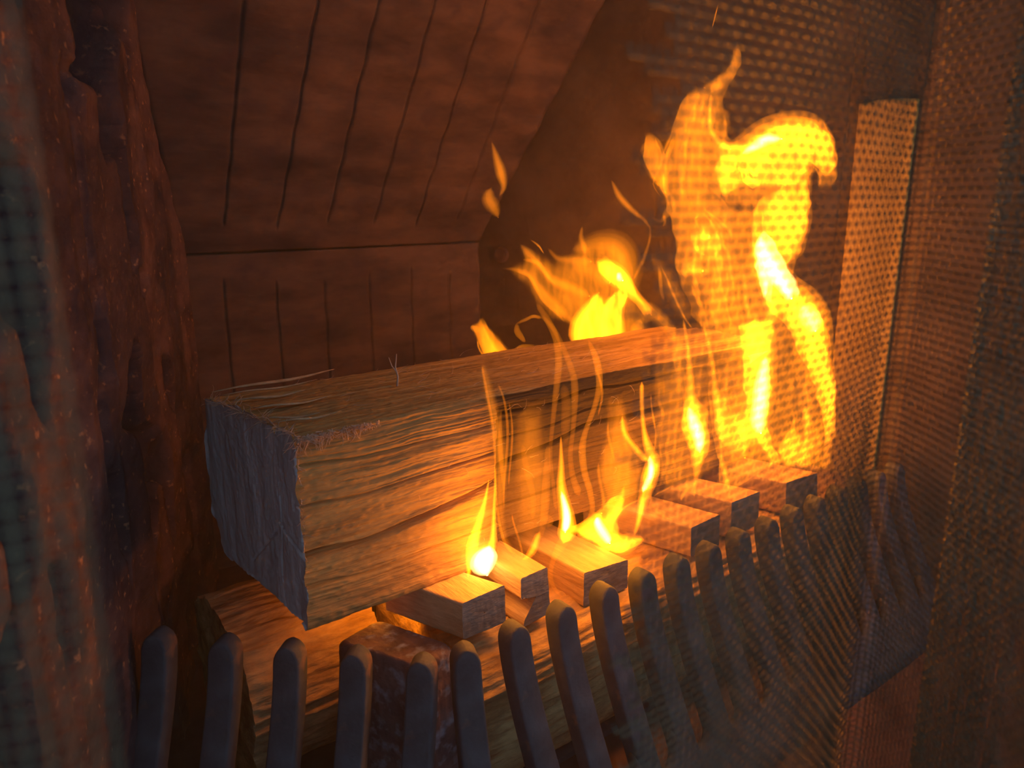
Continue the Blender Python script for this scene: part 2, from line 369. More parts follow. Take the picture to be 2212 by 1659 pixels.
# frayed fibres along the edges of the end
def strands(name, gens, m, parent):
    V = []; Q = []; off = 0
    for path, r in gens:
        k = len(path); rad = r*np.linspace(1, 0.35, k)
        v, q = tube_pts(path, rad, 3); V.append(v); Q.append(q+off); off += len(v)
    o = fastmesh(name, np.concatenate(V), np.concatenate(Q), m, parent=parent, smooth=True); o['kind'] = 'stuff'; return o
g = []
def strand(p, d, L, curl, r):
    p = np.array(p, float); d = np.array(d, float); d /= np.linalg.norm(d); pts = [p.copy()]
    for k in range(6):
        d = d+curl*rng.normal(size=3)*0.5; d /= np.linalg.norm(d); p = p+d*L/6; pts.append(p.copy())
    return pts, r
for k in range(170):   # top front corner, hanging ragged fringe
    x = 0.176+0.06*rng.random()**1.3; g.append(strand((x, 0.4555-0.001*rng.random(), 0.449-0.004*rng.random()), (rng.normal()*0.8, -0.25, -0.7), 0.004+0.014*rng.random()*(1-(x-0.176)/0.08), 0.7, 0.00022+0.0003*rng.random()))
for k in range(110):    # along the top edge of the end face
    y = 0.457+0.12*rng.random(); g.append(strand((0.176-0.14*(y-0.457), y, 0.450), (-0.4+0.9*rng.normal(), rng.normal()*0.5, 0.25), 0.012*rng.random()+0.004, 0.5, 0.0002+0.0003*rng.random()))
for k in range(60):    # down the vertical front edge
    z = 0.33+0.115*rng.random(); g.append(strand((0.177, 0.4565, z), (0.3, -0.5, rng.normal()), 0.006*rng.random()+0.002, 0.8, 0.00018+0.0002*rng.random()))
for k in range(90):    # loose hairs on the faces
    x = 0.19+0.3*rng.random()
    if rng.random() < 0.5: g.append(strand((x, 0.4545, 0.33+0.11*rng.random()), (1, -0.2, 0.3*rng.normal()), 0.012*rng.random()+0.003, 0.6, 0.00015))
    else: g.append(strand((x, 0.46+0.12*rng.random(), 0.4535), (1, 0.3*rng.normal(), 0.3), 0.016*rng.random()+0.003, 0.5, 0.0002))
strands('wood_fibres', g, M['fibre'], ulog)
# slivers lying on the top at the left end, and an upright twig splinter
def sliver(p0, p1, w, h, parent=ulog, name='splinter'):
    w *= 0.5; h *= 0.6
    p0 = np.array(p0); p1 = np.array(p1); n_ = 14; V = []
    dirn = (p1-p0)/np.linalg.norm(p1-p0); side = np.cross(dirn, [0, 0, 1]); side /= np.linalg.norm(side)
    for k in range(n_):
        t = k/(n_-1); c = p0+(p1-p0)*t+side*0.002*math.sin(t*5); c[2] += 0.001*math.sin(t*7)
        ww = w*(0.15+math.sin(math.pi*min(1, 0.1+t*0.95)))*0.5; hh = h*(0.2+math.sin(math.pi*t)*0.8)*0.5
        V += [c+side*ww, c+np.array([0, 0, hh])+side*ww*0.3, c-side*ww, c-np.array([0, 0, hh])]
    Q = gridquads(n_, 4, wrap=True)
    Q = np.concatenate([Q, [[3, 2, 1, 0]], [[4*n_-4, 4*n_-3, 4*n_-2, 4*n_-1]]])
    return fastmesh(name, np.array(V), Q, M['kindling'], parent=parent, smooth=True)
for a in [((0.162, 0.580, 0.4545), (0.26, 0.575, 0.4585), 0.010, 0.005), ((0.166, 0.545, 0.4545), (0.215, 0.530, 0.457), 0.008, 0.004),
          ((0.170, 0.515, 0.455), (0.225, 0.505, 0.4565), 0.012, 0.003), ((0.165, 0.490, 0.454), (0.200, 0.470, 0.456), 0.005, 0.003),
          ((0.163, 0.560, 0.456), (0.235, 0.552, 0.458), 0.004, 0.003), ((0.170, 0.475, 0.454), (0.215, 0.468, 0.455), 0.004, 0.003)]:
    sliver(*a)
pt = onZ(858, 835, 0.452); tw = [pt, pt+np.array([0.001, 0, 0.008]), pt+np.array([-0.001, 0, 0.016]), pt+np.array([0.001, 0.001, 0.026])]
v, q = tube_pts(tw, [0.0009, 0.0008, 0.0007, 0.0004], 6); fastmesh('splinter', v, q, M['fibre'], parent=ulog, smooth=True)
tw = [pt+np.array([0, 0, 0.012]), pt+np.array([-0.004, 0, 0.017]), pt+np.array([-0.006, 0.001, 0.024])]
v, q = tube_pts(tw, [0.0006, 0.0005, 0.0003], 6); fastmesh('splinter', v, q, M['fibre'], parent=ulog, smooth=True)

# --- lower logs
def low_log(name, label, xa, xb, yc, zc, hy, hz, ex, seed, nx=360, nt=260, skew=0.0, amp=1.0):
    root = empty(name); tag(root, label, 'log', None)
    th = np.linspace(0, 2*math.pi, nt, endpoint=False)
    c, s_ = np.cos(th), np.sin(th); r = (np.abs(c)**ex+np.abs(s_)**ex)**(-1/ex)
    u = np.linspace(0, 1, nx); Ug, Th = np.meshgrid(u, th, indexing='ij')
    XX = xa+(xb-xa)*Ug
    rr = r*(1+0.10*(fbm(XX*6, Th*1.2+0*XX, seed)-0.45)*0.8)
    a = 2*np.abs((Th/(2*math.pi)) % 1-0.5)*10
    wv = 0.5*fbm(XX*10, a*0.6, seed+3)
    dd = 0.0045*amp*(fbm(XX*26+wv*2, a*5+wv*3, seed+1, 5)-0.45)+0.0035*amp*(np.abs(2*vnoise(XX*14+wv*2, a*9+wv*5, seed+2)-1)-0.5)
    YY = yc+skew*(XX-xa)+c*(rr*hy+dd)*1.0; ZZ = zc+s_*(rr*hz+dd)
    ZZ = np.maximum(ZZ, FLOOR+0.004)
    P = np.stack([XX+0.006*(vnoise(Th*4, Th*0, seed)-0.5)*(1-Ug), YY, ZZ], -1)
    fastmesh('log_body', P.reshape(-1, 3), gridquads(nx, nt, wrap=True), M['bark_wood'], parent=root, smooth=True)
    f_ = lambda R, t: np.stack([0.004*(fbm(R[:, 1]*60, R[:, 2]*60, seed+7)-0.5)*(t < 0.99), R[:, 0]*0, R[:, 0]*0], -1)
    V, Q = cap_faces(P[0], None, 24, f_); fastmesh('log_end', V, Q[:, ::-1], M['bark_wood'], parent=root, smooth=True)
    V, Q = cap_faces(P[-1], None, 12, f_); fastmesh('log_end', V, Q, M['bark_wood'], parent=root, smooth=True)
    return root
low_log('lower_log', 'long rough brown log under the kindling, directly behind the iron grate bars', 0.278, 0.86, 0.481, 0.200, 0.078, 0.0665, 4.0, 111)
low_log('short_lower_log', 'short rough log glowing orange below the sawn log end, left of the iron block', 0.150, 0.262, 0.588, 0.203, 0.072, 0.072, 2.6, 131, nx=160, nt=220, amp=1.3)

# ================================================================== IRON BLOCK (andiron end) behind the left bars
def prism(name, ring, z0, z1, m, parent=None, inset_top=0.006, seed=1, nz=70, ns=160):
    sec_, t_, L_ = section(ring, ns, 0.4)
    c = sec_.mean(0); V = []
    zs = np.concatenate([np.linspace(z0, z1-inset_top, nz), z1-inset_top+inset_top*np.sin(np.linspace(0, math.pi/2, 7)[1:])])
    for z in zs:
        k = 0 if z < z1-inset_top else 1-math.sqrt(max(0, 1-((z-(z1-inset_top))/inset_top)**2))
        fl_ = 1+0.16*(z1-z)/(z1-z0)
        R = c+(sec_-c)*(fl_-k*0.16)
        V.append(np.column_stack([R, np.full(len(R), z)]))
    A = np.array(V)
    ang = np.broadcast_to(t_/L_*2, A.shape[:2]); zz_ = A[..., 2]
    dd = 0.0016*(fbm(ang*40, zz_*60, seed)-0.5)+0.0008*(fbm(ang*160, zz_*260, seed+3)-0.5)
    rad = A[..., :2]-c; rad /= np.linalg.norm(rad, axis=-1)[..., None]+1e-9
    # shallow vertical groove on the front
    gr = np.exp(-(((t_/L_)-0.865)/0.022)**2)[None, :]*0.0045*(1-sst(z1-0.03, z1-0.012, zz_))
    A[..., :2] += rad*(dd-gr)[..., None]
    n1, n2 = A.shape[:2]
    V = A.reshape(-1, 3); Q = gridquads(n1, n2, wrap=True, flip=False)
    Vc, Qc = cap_faces(A[-1], None, 30, lambda R, t: np.stack([R[:, 0]*0, R[:, 0]*0, 0.0012*(fbm(R[:, 0]*90, R[:, 1]*90, seed+9)-0.5)*(t < 0.98)], -1))
    return fastmesh(name, np.concatenate([V, Vc]), np.concatenate([Q, Qc+len(V)]), m, parent=parent, smooth=True)
pr = [(0.2035, 0.478), (0.236, 0.412), (0.272, 0.420), (0.244, 0.488)]
blk = prism('iron_block', pr, FLOOR, 0.2785, M['rust_block'], seed=141)
tag(blk, 'rusty iron block with pale flakes standing upright behind the grate under the first stick', 'iron block')

# ================================================================== KINDLING
def stick(label, front, yf, length, ang, seed, group=None, mtl='kindling'):
    """front: list of (x,z) corners of the front face, clockwise; extruded back along a direction"""
    root = empty('kindling_stick'); tag(root, label, 'kindling')
    fr = np.array(front, float)
    # densify outline with slightly rounded corners
    S, t_, L_ = section(fr, 96, 0.06)
    d = np.array([math.sin(ang), math.cos(ang)]); nl = 60
    s_ = np.linspace(0, length, nl); A = np.zeros((nl, len(S), 3)); c = S.mean(0)
    for k, q in enumerate(s_):
        A[k, :, 0] = S[:, 0]+d[0]*q; A[k, :, 1] = yf+d[1]*q; A[k, :, 2] = S[:, 1]
    rad = S-c; rad /= np.linalg.norm(rad, axis=1)[:, None]
    Tt = np.broadcast_to(t_, A.shape[:2]); Qs = np.broadcast_to(s_[:, None], A.shape[:2])
    dd = 0.0009*(fbm(Tt*500, Qs*30, seed)-0.5)+0.001*(fbm(Tt*60, Qs*40, seed+1)-0.5)
    A[..., 0] += rad[:, 0]*dd; A[..., 2] += rad[:, 1]*dd
    o = fastmesh('stick_body', A.reshape(-1, 3), gridquads(nl, len(S), wrap=True), M[mtl], parent=root)
    f_ = lambda R, t: np.stack([R[:, 0]*0, 0.0006*(fbm(R[:, 0]*300, R[:, 2]*120, seed+7)-0.5)*(t < 0.98), R[:, 0]*0], -1)
    V, Q = cap_faces(A[0], None, 22, f_); fastmesh('sawn_end', V, Q[:, ::-1], M['stick_end'], parent=root, smooth=True)
    V, Q = cap_faces(A[-1], None, 8, f_); fastmesh('charred_end', V, Q, M['char'], parent=root)
    return root
stick('pale square kindling stick, leftmost, one end resting on the iron block', [(0.2785, 0.2795), (0.2785, 0.3095), (0.3175, 0.3115), (0.3185, 0.2795)], 0.420, 0.075, -0.34, 151)
stick('short kindling stick with a broken notch in its front end', [(0.336, 0.268), (0.337, 0.274), (0.346, 0.286), (0.352, 0.294), (0.3335, 0.293), (0.333, 0.3115), (0.360, 0.313), (0.364, 0.271)], 0.420, 0.12, 0.0, 161)
stick('thick kindling stick with a ragged side, right of the notched stick', [(0.4005, 0.263), (0.400, 0.2945), (0.4525, 0.2905), (0.4535, 0.263)], 0.420, 0.12, -0.05, 171)
stick('kindling stick with an orange lit side face, fourth along the lower log', [(0.538, 0.266), (0.536, 0.297), (0.579, 0.299), (0.581, 0.266)], 0.420, 0.12, -0.25, 181)
stick('thin kindling stick at the foot of the big flame, between two thicker sticks', [(0.598, 0.268), (0.596, 0.307), (0.642, 0.307), (0.644, 0.270)], 0.420, 0.12, -0.30, 191)
stick('kindling stick farthest along the lower log, near the side panel', [(0.692, 0.268), (0.689, 0.305), (0.748, 0.303), (0.754, 0.268)], 0.420, 0.12, -0.25, 201)

# ================================================================== GRATE
gr = empty('fire_grate'); tag(gr, 'dark cast iron fire grate with rounded upright bars and a slotted front plate', 'grate')
tipsZ = [0.303, 0.301, 0.300, 0.299, 0.298, 0.300, 0.301, 0.301, 0.302, 0.300, 0.300, 0.299, 0.300, 0.299, 0.300, 0.300, 0.301, 0.301, 0.3, 0.3]
plan = [(0.088, 0.525), (0.123, 0.491), (0.157, 0.459), (0.190, 0.425), (0.222, 0.391), (0.254, 0.380)] + [(x, 0.380) for x in (0.298, 0.343, 0.388, 0.432, 0.475, 0.518, 0.561, 0.606, 0.648, 0.690, 0.730, 0.770, 0.812, 0.854)]
def u_of(z): t = 0.300-z; return 0.55*(math.sqrt(t*t+0.0025)-0.05) if t > 0 else 0
def bar_mesh(w, dp, nz=26):
    """local: x = width, y = outward, z = height; superellipse cross-section, domed top"""
    zb = 0.150; zt = 0.300; r = w/2; V = []; ns = 16
    zs = list(np.linspace(zb, zt-r*1.35, nz-8))+[zt-r*1.35+r*1.35*math.sin(a) for a in np.linspace(0, math.pi/2*0.985, 9)[1:]]
    for z in zs:
        k = 1.0 if z < zt-r*1.35 else math.sqrt(max(0.0, 1-((z-(zt-r*1.35))/(r*1.35))**2))
        wl = w*(1+0.10*(zt-z)/(zt-zb))
        for i in range(ns):
            th = 2*math.pi*(i+0.5)/ns; c, s_ = math.cos(th), math.sin(th); cr_ = 0.0026; hx = max(wl/2*k-cr_, 0)+0*c; hy = dp/2*(0.78+0.22*k)-cr_
            V.append((math.copysign(hx, c)*(1 if abs(c) > 1e-6 else 0)+min(cr_, wl/2*k)*c, u_of(z)+math.copysign(hy, s_)+cr_*s_-dp/2, z))
    n_ = len(zs); Q = gridquads(n_, ns, wrap=True)
    me = bpy.data.meshes.new('bar'); V.append((0, u_of(zt)-dp/2, zt)); top_i = len(V)-1
    faces = [tuple(map(int, q)) for q in Q]+[((n_-1)*ns+i, (n_-1)*ns+(i+1) % ns, top_i) for i in range(ns)]
    me.from_pydata([tuple(map(float, v)) for v in V], [], faces); me.update()
    me.polygons.foreach_set('use_smooth', [True]*len(me.polygons)); me.materials.append(M['iron'])
    return me
bme = bar_mesh(0.0192, 0.0175)
for k, (x, y) in enumerate(plan):
    o = bpy.data.objects.new('bar', bme); COL.objects.link(o); o.parent = gr
    a = math.radians(225) if k < 5 else (math.radians(250) if k == 5 else math.radians(270))
    # local +y -> outward direction a
    o.location = (x+(0.004 if k > 5 else 0.002), y, tipsZ[k]-0.301); o.rotation_euler = (0, 0, a-math.pi/2)
# plate following the bars (outer face), with rounded slot bottoms between the bars
path = [(0.03, 0.583)]+plan[:5]+[(0.250, 0.380)]+plan[6:]+[(0.935, 0.380)]
path = np.array(path); seg = np.linalg.norm(np.diff(path, axis=0), axis=1); S = np.concatenate([[0], np.cumsum(seg)])
ss = np.arange(0, S[-1], 0.0022)
px = np.interp(ss, S, path[:, 0]); py = np.interp(ss, S, path[:, 1])
ker = np.ones(9)/9
pxs = np.convolve(np.pad(px, 4, 'edge'), ker, 'valid'); pys = np.convolve(np.pad(py, 4, 'edge'), ker, 'valid')
tx = np.gradient(pxs); ty = np.gradient(pys); tl = np.hypot(tx, ty); nx_, ny_ = ty/tl, -tx/tl
bs = np.array([S[np.argmin(np.hypot(path[:, 0]-x, path[:, 1]-y))] for x, y in plan])
dist = np.min(np.abs(ss[:, None]-bs[None, :]), axis=1)/0.0135
ztop = 0.166+0.022*(np.clip(1-dist, 0, 1)<0)*0
ztop = 0.160+0.020*(1-np.sqrt(np.clip(1-np.clip((1.6-dist)/1.0, 0, 1)**2, 0, 1)))
V = []
for k in range(len(ss)):
    for z, off in [(FLOOR-0.002, 0.006), (0.134, 0.003), (0.145, 0.0), (ztop[k]-0.004, 0.0), (ztop[k], -0.003), (ztop[k], -0.008), (ztop[k]-0.004, -0.0115), (FLOOR-0.002, -0.0115)]:
        u = u_of(z)+off; V.append((pxs[k]+nx_[k]*u, pys[k]+ny_[k]*u, z))
fastmesh('front_plate', np.array(V), gridquads(len(ss), 8, wrap=True), M['iron'], parent=gr, smooth=False)
for y in (0.42, 0.50, 0.58):
    v, f = boxv(0.16 if y > 0.45 else 0.285, 0.84, y-0.006, y+0.006, FLOOR+0.0002, FLOOR+0.006); link('bottom_bar', v, f, M['iron'], parent=gr)

# ash in front of the grate foot
g = []
for k in range(260):
    x = 0.30+0.5*rng.random(); y = 0.318-0.004*abs(rng.normal())
    r = 0.0006+0.0012*rng.random(); g.append(([(x, y, FLOOR), (x+r, y, FLOOR+r*1.2), (x+2*r, y+r, FLOOR+r*0.2)], r))
V = []; Q = []; off = 0
for p_, r in g:
    v, q = tube_pts(p_, [r*0.6, r, r*0.4], 5); V.append(v); Q.append(q+off); off += len(v)
ash = fastmesh('ash', np.concatenate(V), np.concatenate(Q), M['ash'])
tag(ash, 'thin line of pale ash crumbs along the foot of the grate plate', 'ash', kind='stuff')

# ================================================================== WIRE MESH CURTAINS
PITCH_W = 0.0026; EDGE = 8
def curtain(name, label, path, z0, z1, EDGE=8):
    path = np.array(path, float); seg = np.linalg.norm(np.diff(path, axis=0), axis=1); S = np.concatenate([[0], np.cumsum(seg)])
    nc = int(S[-1]/PITCH_W); nr = int((z1-z0)/PITCH_W)
    # smooth the plan path
    fine = np.linspace(0, S[-1], 1200); fx = np.interp(fine, S, path[:, 0]); fy = np.interp(fine, S, path[:, 1])
    k = 41; kk = np.ones(k)/k; fx = np.convolve(np.pad(fx, k//2, 'edge'), kk, 'valid'); fy = np.convolve(np.pad(fy, k//2, 'edge'), kk, 'valid')
    L = np.concatenate([[0], np.cumsum(np.hypot(np.diff(fx), np.diff(fy)))]); nc = int(L[-1]/PITCH_W)
    s_ = np.arange(nc)*PITCH_W; cx = np.interp(s_, L, fx); cy = np.interp(s_, L, fy)
    tx = np.gradient(cx); ty = np.gradient(cy); tl = np.hypot(tx, ty); nx_, ny_ = -ty/tl, tx/tl
    z = z0+np.arange(nr)*PITCH_W
    I, J = np.meshgrid(np.arange(nc), np.arange(nr), indexing='ij')
    a = 0.00030*np.where((I+J) % 2 == 0, 1, -1)
    wob = 0.0012*(vnoise(I*0.13, J*0.05, 5)-0.5)
    bx = cx[:, None]+nx_[:, None]*wob; by = cy[:, None]+ny_[:, None]*wob; bz = np.broadcast_to(z, bx.shape)+0.0004*(vnoise(I*0.2, J*0.2, 8)-0.5)
    Vn = np.stack([bx+nx_[:, None]*a, by+ny_[:, None]*a, bz], -1)      # vertical wires (nc, nr)
    Hn = np.stack([bx-nx_[:, None]*a, by-ny_[:, None]*a, bz], -1)      # horizontal wires
    st0 = (EDGE*(0.4*np.sin(J*2.4)**2+0.6*np.modf(J*0.6180339)[0])).astype(int)
    r = 0.00031; SD = 3
    tvec = np.stack([tx/tl, ty/tl, 0*tx], -1)[:, None, :]; nvec = np.stack([nx_, ny_, 0*tx], -1)[:, None, :]; zv = np.array([0, 0, 1.0])
    out = []; quads = []; off = 0
    R = [Vn+r*(math.cos(q)*tvec+math.sin(q)*nvec) for q in (0.5, 0.5+2.094, 0.5+4.189)]
    A = np.stack(R, 2).reshape(-1, 3); out.append(A)
    i, j, s3 = np.meshgrid(np.arange(nc), np.arange(nr-1), np.arange(3), indexing='ij')
    b = (i*nr+j)*3; kp = (i >= st0[0][j]); quads.append(np.stack([b+s3, b+(s3+1) % 3, b+3+(s3+1) % 3, b+3+s3], -1)[kp]); off = len(A)
    R = [Hn+r*(math.cos(q)*zv+math.sin(q)*nvec) for q in (0.5, 0.5+2.094, 0.5+4.189)]
    A = np.stack(R, 2).reshape(-1, 3); out.append(A)
    i, j, s3 = np.meshgrid(np.arange(nc-1), np.arange(nr), np.arange(3), indexing='ij')
    b = (i*nr+j)*3; c = ((i+1)*nr+j)*3; kp = (i >= st0[0][j]); quads.append((np.stack([b+s3, b+(s3+1) % 3, c+(s3+1) % 3, c+s3], -1)+off)[kp])
    root = empty(name); tag(root, label, 'fire screen')
    o = fastmesh('wire_mesh', np.concatenate(out), np.concatenate(quads), M['wire'], parent=root); o['kind'] = 'stuff'
    return root
curtain('mesh_curtain', 'woven wire mesh curtain hanging in folds down the whole right side', [(0.121, 0.119), (0.16, 0.117), (0.22, 0.120), (0.262, 0.127), (0.272, 0.126), (0.262, 0.110), (0.225, 0.062), (0.205, 0.045), (0.222, 0.035), (0.262, 0.075), (0.30, 0.115), (0.325, 0.118), (0.31, 0.09)], FLOOR+0.004, 0.86)
curtain('mesh_curtain', 'woven wire mesh curtain hanging close at the left edge beside the rough wall', [(0.012, 0.100), (0.004, 0.098), (-0.008, 0.104), (-0.02, 0.098), (-0.04, 0.104), (-0.06, 0.1)], FLOOR+0.004, 0.86, EDGE=1)

# ================================================================== FLAMES
TAN = abs(rt[0])
def tongue(path, Y, inten, hot=False, parent=None, k=0.55, name='tongue', col_scale=1.0, wig=0.0):
    """path of (px, py, width px) on the vertical plane Y; a tapered gas body with real thickness"""
    pts = np.array([p[:2] for p in path], float); w = np.array([p[2] for p in path], float)
    s_ = np.concatenate([[0], np.cumsum(np.linalg.norm(np.diff(pts, axis=0), axis=1))])
    n_ = max(10, int(s_[-1]/9)); t = np.linspace(0, s_[-1], n_)
    # smooth interpolation (Catmull-Rom through numpy)
    def cr(vals):
        m = len(vals); res = np.zeros(n_)
        for a, tt_ in enumerate(t):
            i = min(np.searchsorted(s_, tt_, side='right')-1, m-2); i = max(i, 0)
            p1, p2 = vals[i], vals[i+1]; p0 = vals[i-1] if i > 0 else 2*p1-p2; p3 = vals[i+2] if i+2 < m else 2*p2-p1
            u = (tt_-s_[i])/max(1e-6, s_[i+1]-s_[i])
            res[a] = 0.5*((2*p1)+(-p0+p2)*u+(2*p0-5*p1+4*p2-p3)*u*u+(-p0+3*p1-3*p2+p3)*u**3)
        return res
    x = cr(pts[:, 0]); y = cr(pts[:, 1]); ww = np.maximum(cr(w), 0.8)
    # round off blunt ends
    q = t/s_[-1]; L = s_[-1]; e0 = np.clip(t/np.maximum(ww[0]*0.6, 4), 0, 1); e1 = np.clip((L-t)/np.maximum(ww[-1]*0.6, 4), 0, 1)
    ww = ww*np.sqrt(np.clip(e0*(2-e0), 0.03, 1))*np.sqrt(np.clip(e1*(2-e1), 0.03, 1))
    C = np.array([onY(a, b, Y) for a, b in zip(x, y)])
    C[:, 1] += wig*np.sin(q*5+x[0])
    dep = (C-CAM)@fw
    hw = ww*dep/F/2
    h = C[:, :2]-CAM[:2]; az = np.arctan2(h[:, 1], h[:, 0])
    a_ = hw/np.sqrt(np.sin(az)**2+(k*np.cos(az))**2)       # half extent along X
    b_ = a_*k
    tan = np.gradient(C, axis=0); tan /= np.linalg.norm(tan, axis=1)[:, None]+1e-12
    yv = np.array([0, 1.0, 0]); side = np.cross(tan, yv); side /= np.linalg.norm(side, axis=1)[:, None]+1e-12
    # widths measured across the stroke in the picture: horizontal runs use plain scale
    horiz = np.abs(side[:, 2])[:, None]; A = a_[:, None]*(1-horiz)+hw[:, None]*horiz
    ns = 12; V = []
    for i in range(ns):
        th = 2*math.pi*i/ns; V.append(C+A*math.cos(th)*side+(b_*math.sin(th))[:, None]*yv)
    V = np.stack(V, 1).reshape(-1, 3); Q = gridquads(n_, ns, wrap=True)
    me = bpy.data.meshes.new(name)
    faces = [tuple(map(int, f_)) for f_ in Q]+[tuple(range(ns))[::-1], tuple(range((n_-1)*ns, n_*ns))]
    me.from_pydata([tuple(map(float, v)) for v in V], [], faces); me.update(); me.materials.append(M['flame_hot' if hot else 'flame'])
    bm = bmesh.new(); bm.from_mesh(me)
    bmesh.ops.recalc_face_normals(bm, faces=bm.faces)
    if bm.calc_volume(signed=True) < 0: bmesh.ops.reverse_faces(bm, faces=bm.faces)
    bm.to_mesh(me); bm.free()
    o = bpy.data.objects.new(name, me); COL.objects.link(o)
    if parent is not None: o.parent = parent
    wm = float(np.percentile(b_, 75)); chord = 2*max(wm, 0.0006)*1.15
    o.color = (inten/chord/1000.0, 0, 0, 1)
    return o
def polydist(px, py, poly):
    poly = np.array(poly, float); q = np.roll(poly, -1, 0); d = np.full(px.shape, 1e9); ins = np.zeros(px.shape, bool)
    for (x1, y1), (x2, y2) in zip(poly, q):
        ex, ey = x2-x1, y2-y1; t = np.clip(((px-x1)*ex+(py-y1)*ey)/(ex*ex+ey*ey+1e-9), 0, 1)
        d = np.minimum(d, np.hypot(px-x1-t*ex, py-y1-t*ey))
        c = (y1 > py) != (y2 > py); ins ^= c & (px < (x2-x1)*(py-y1)/((y2-y1) if y2 != y1 else 1e-9)+x1)
    return np.where(ins, d, -d)
def gasbody(poly, Y, inten, soft=22, thick=0.009, hot=False, dims=(), parent=None, step=5, seed=1, name='body'):
    """closed lens of burning gas: outline on the plane Y, real thickness swelling from its rim"""
    P_ = np.array(poly, float); x0_, y0_ = P_.min(0)-step; x1_, y1_ = P_.max(0)+step
    gx = np.arange(x0_, x1_+step, step); gy = np.arange(y0_, y1_+step, step); A, B = np.meshgrid(gx, gy, indexing='ij')
    jx = 5*(vnoise(A*0.03, B*0.05, seed)-0.5)*2; D = polydist(A+jx, B, poly)
    tn = np.clip(D/soft, 0, 1); T = 1-np.sqrt(1-np.clip(tn, 0, 1)**2) if False else tn*tn*(3-2*tn)
    T = np.where(T < 0.02, 0, T)
    for dp, fac in dims:
        dd_ = polydist(A+jx, B, dp); T = T*(1-(1-fac)*sst(-6, 12, dd_))
    n0, n1 = A.shape; C = np.zeros((n0, n1, 3)); d0 = fw[None, None]+rt*((A-CX)/F)[..., None]-up*((B-CY)/F)[..., None]
    C = CAM+d0*(Y/d0[..., 1])[..., None]; wv = 0.006*(vnoise(A*0.012, B*0.012, seed+4)-0.5)
    f_ = C.copy(); b_ = C.copy(); f_[..., 1] += wv-thick*T; b_[..., 1] += wv+thick*T
    idx = np.arange(n0*n1).reshape(n0, n1); keep = (T[:-1, :-1] > 0) | (T[1:, :-1] > 0) | (T[1:, 1:] > 0) | (T[:-1, 1:] > 0)
    q = np.stack([idx[:-1, :-1], idx[1:, :-1], idx[1:, 1:], idx[:-1, 1:]], -1)[keep]
    used, inv = np.unique(q, return_inverse=True); q = inv.reshape(q.shape); nn = len(used)
    fl_, bl_ = f_.reshape(-1, 3)[used], b_.reshape(-1, 3)[used]; zero = T.ravel()[used] <= 0
    V = np.concatenate([fl_, bl_]); tri = np.concatenate([q[:, [0, 1, 2]], q[:, [0, 2, 3]]]); tri = tri[~zero[tri].all(1)]
    Q = np.concatenate([tri[:, ::-1], np.where(zero[tri], tri, tri+nn)])
    u2, iv = np.unique(Q, return_inverse=True); V = V[u2]; Q = iv.reshape(Q.shape)
    o = fastmesh(name, V, Q, M['flame_body_hot' if hot else 'flame_body'], parent=parent)
    o.color = (inten/(2*thick*1.25)/1000.0, 0, 0, 1); return o
def flame(label, Y, strokes, lights=(), group=None, bodies=()):
    root = empty('flame'); tag(root, label, 'flame', group)
    for st in strokes:
        path, inten = st[0], st[1]; opt = st[2] if len(st) > 2 else {}
        wf = 1.5 if inten > 1.5 else (1.3 if inten < 0.6 and max(p[2] for p in path) < 20 else 1.0)
        path = [(a, b, w*wf) for a, b, w in path]
        yy_ = Y+opt.get('dy', 0.0); hot = opt.get('hot', False); k = opt.get('k', 0.55)
        if inten > 0.45 or max(p[2] for p in path) > 30:
            o = tongue(path, yy_, inten*0.30, hot, root, k, wig=0.002)
            for sc_, part in ((0.74, 0.34), (0.46, 0.36)):
                tongue([(a, b, w*sc_) for a, b, w in path], yy_, inten*part, hot, o, k, name='inner_glow', wig=0.002)
        else:
            tongue(path, yy_, inten, hot, root, k, wig=0.002)
    for k_, b_ in enumerate(bodies):
        op = dict(b_[2]) if len(b_) > 2 else {}; dy = op.pop('dy', 0.0)
        gasbody(b_[0], Y+dy, b_[1], parent=root, seed=k_*7+len(label), **op)
    for k_, (x, y, p) in enumerate(lights):
        fire_light('flame_light', onY(x, y, Y-0.022), p, parent=root)
    return root
def mass(path, inten, n, wl=(5, 14), seed=1, base=0.45, dy=0.0, lo=0.25, hi=0.6):
    """a broad body: soft envelope plus many thin streaks inside it"""
    r = np.random.default_rng(seed); out = [(path, inten*base, {'k': 0.35, 'dy': dy})]
    P_ = np.array(path, float)
    for q in range(n):
        f_ = r.uniform(-0.42, 0.42); a = r.uniform(0, 1-lo); b = min(1, a+r.uniform(lo, hi)); m = 6; st = []
        for t in np.linspace(a, b, m):
            i = t*(len(P_)-1); i0 = min(int(i), len(P_)-2); u = i-i0; p = P_[i0]*(1-u)+P_[i0+1]*u
            st.append((p[0]+f_*p[2]+r.normal()*2.0, p[1]+r.normal()*2, max(2.5, r.uniform(*wl)*math.sin(math.pi*(0.12+0.8*(t-a)/(b-a)))) ))
        out.append((st, inten*r.uniform(0.35, 1.0), {'dy': dy+r.uniform(-0.006, 0.006), 'k': 0.8}))
    return out

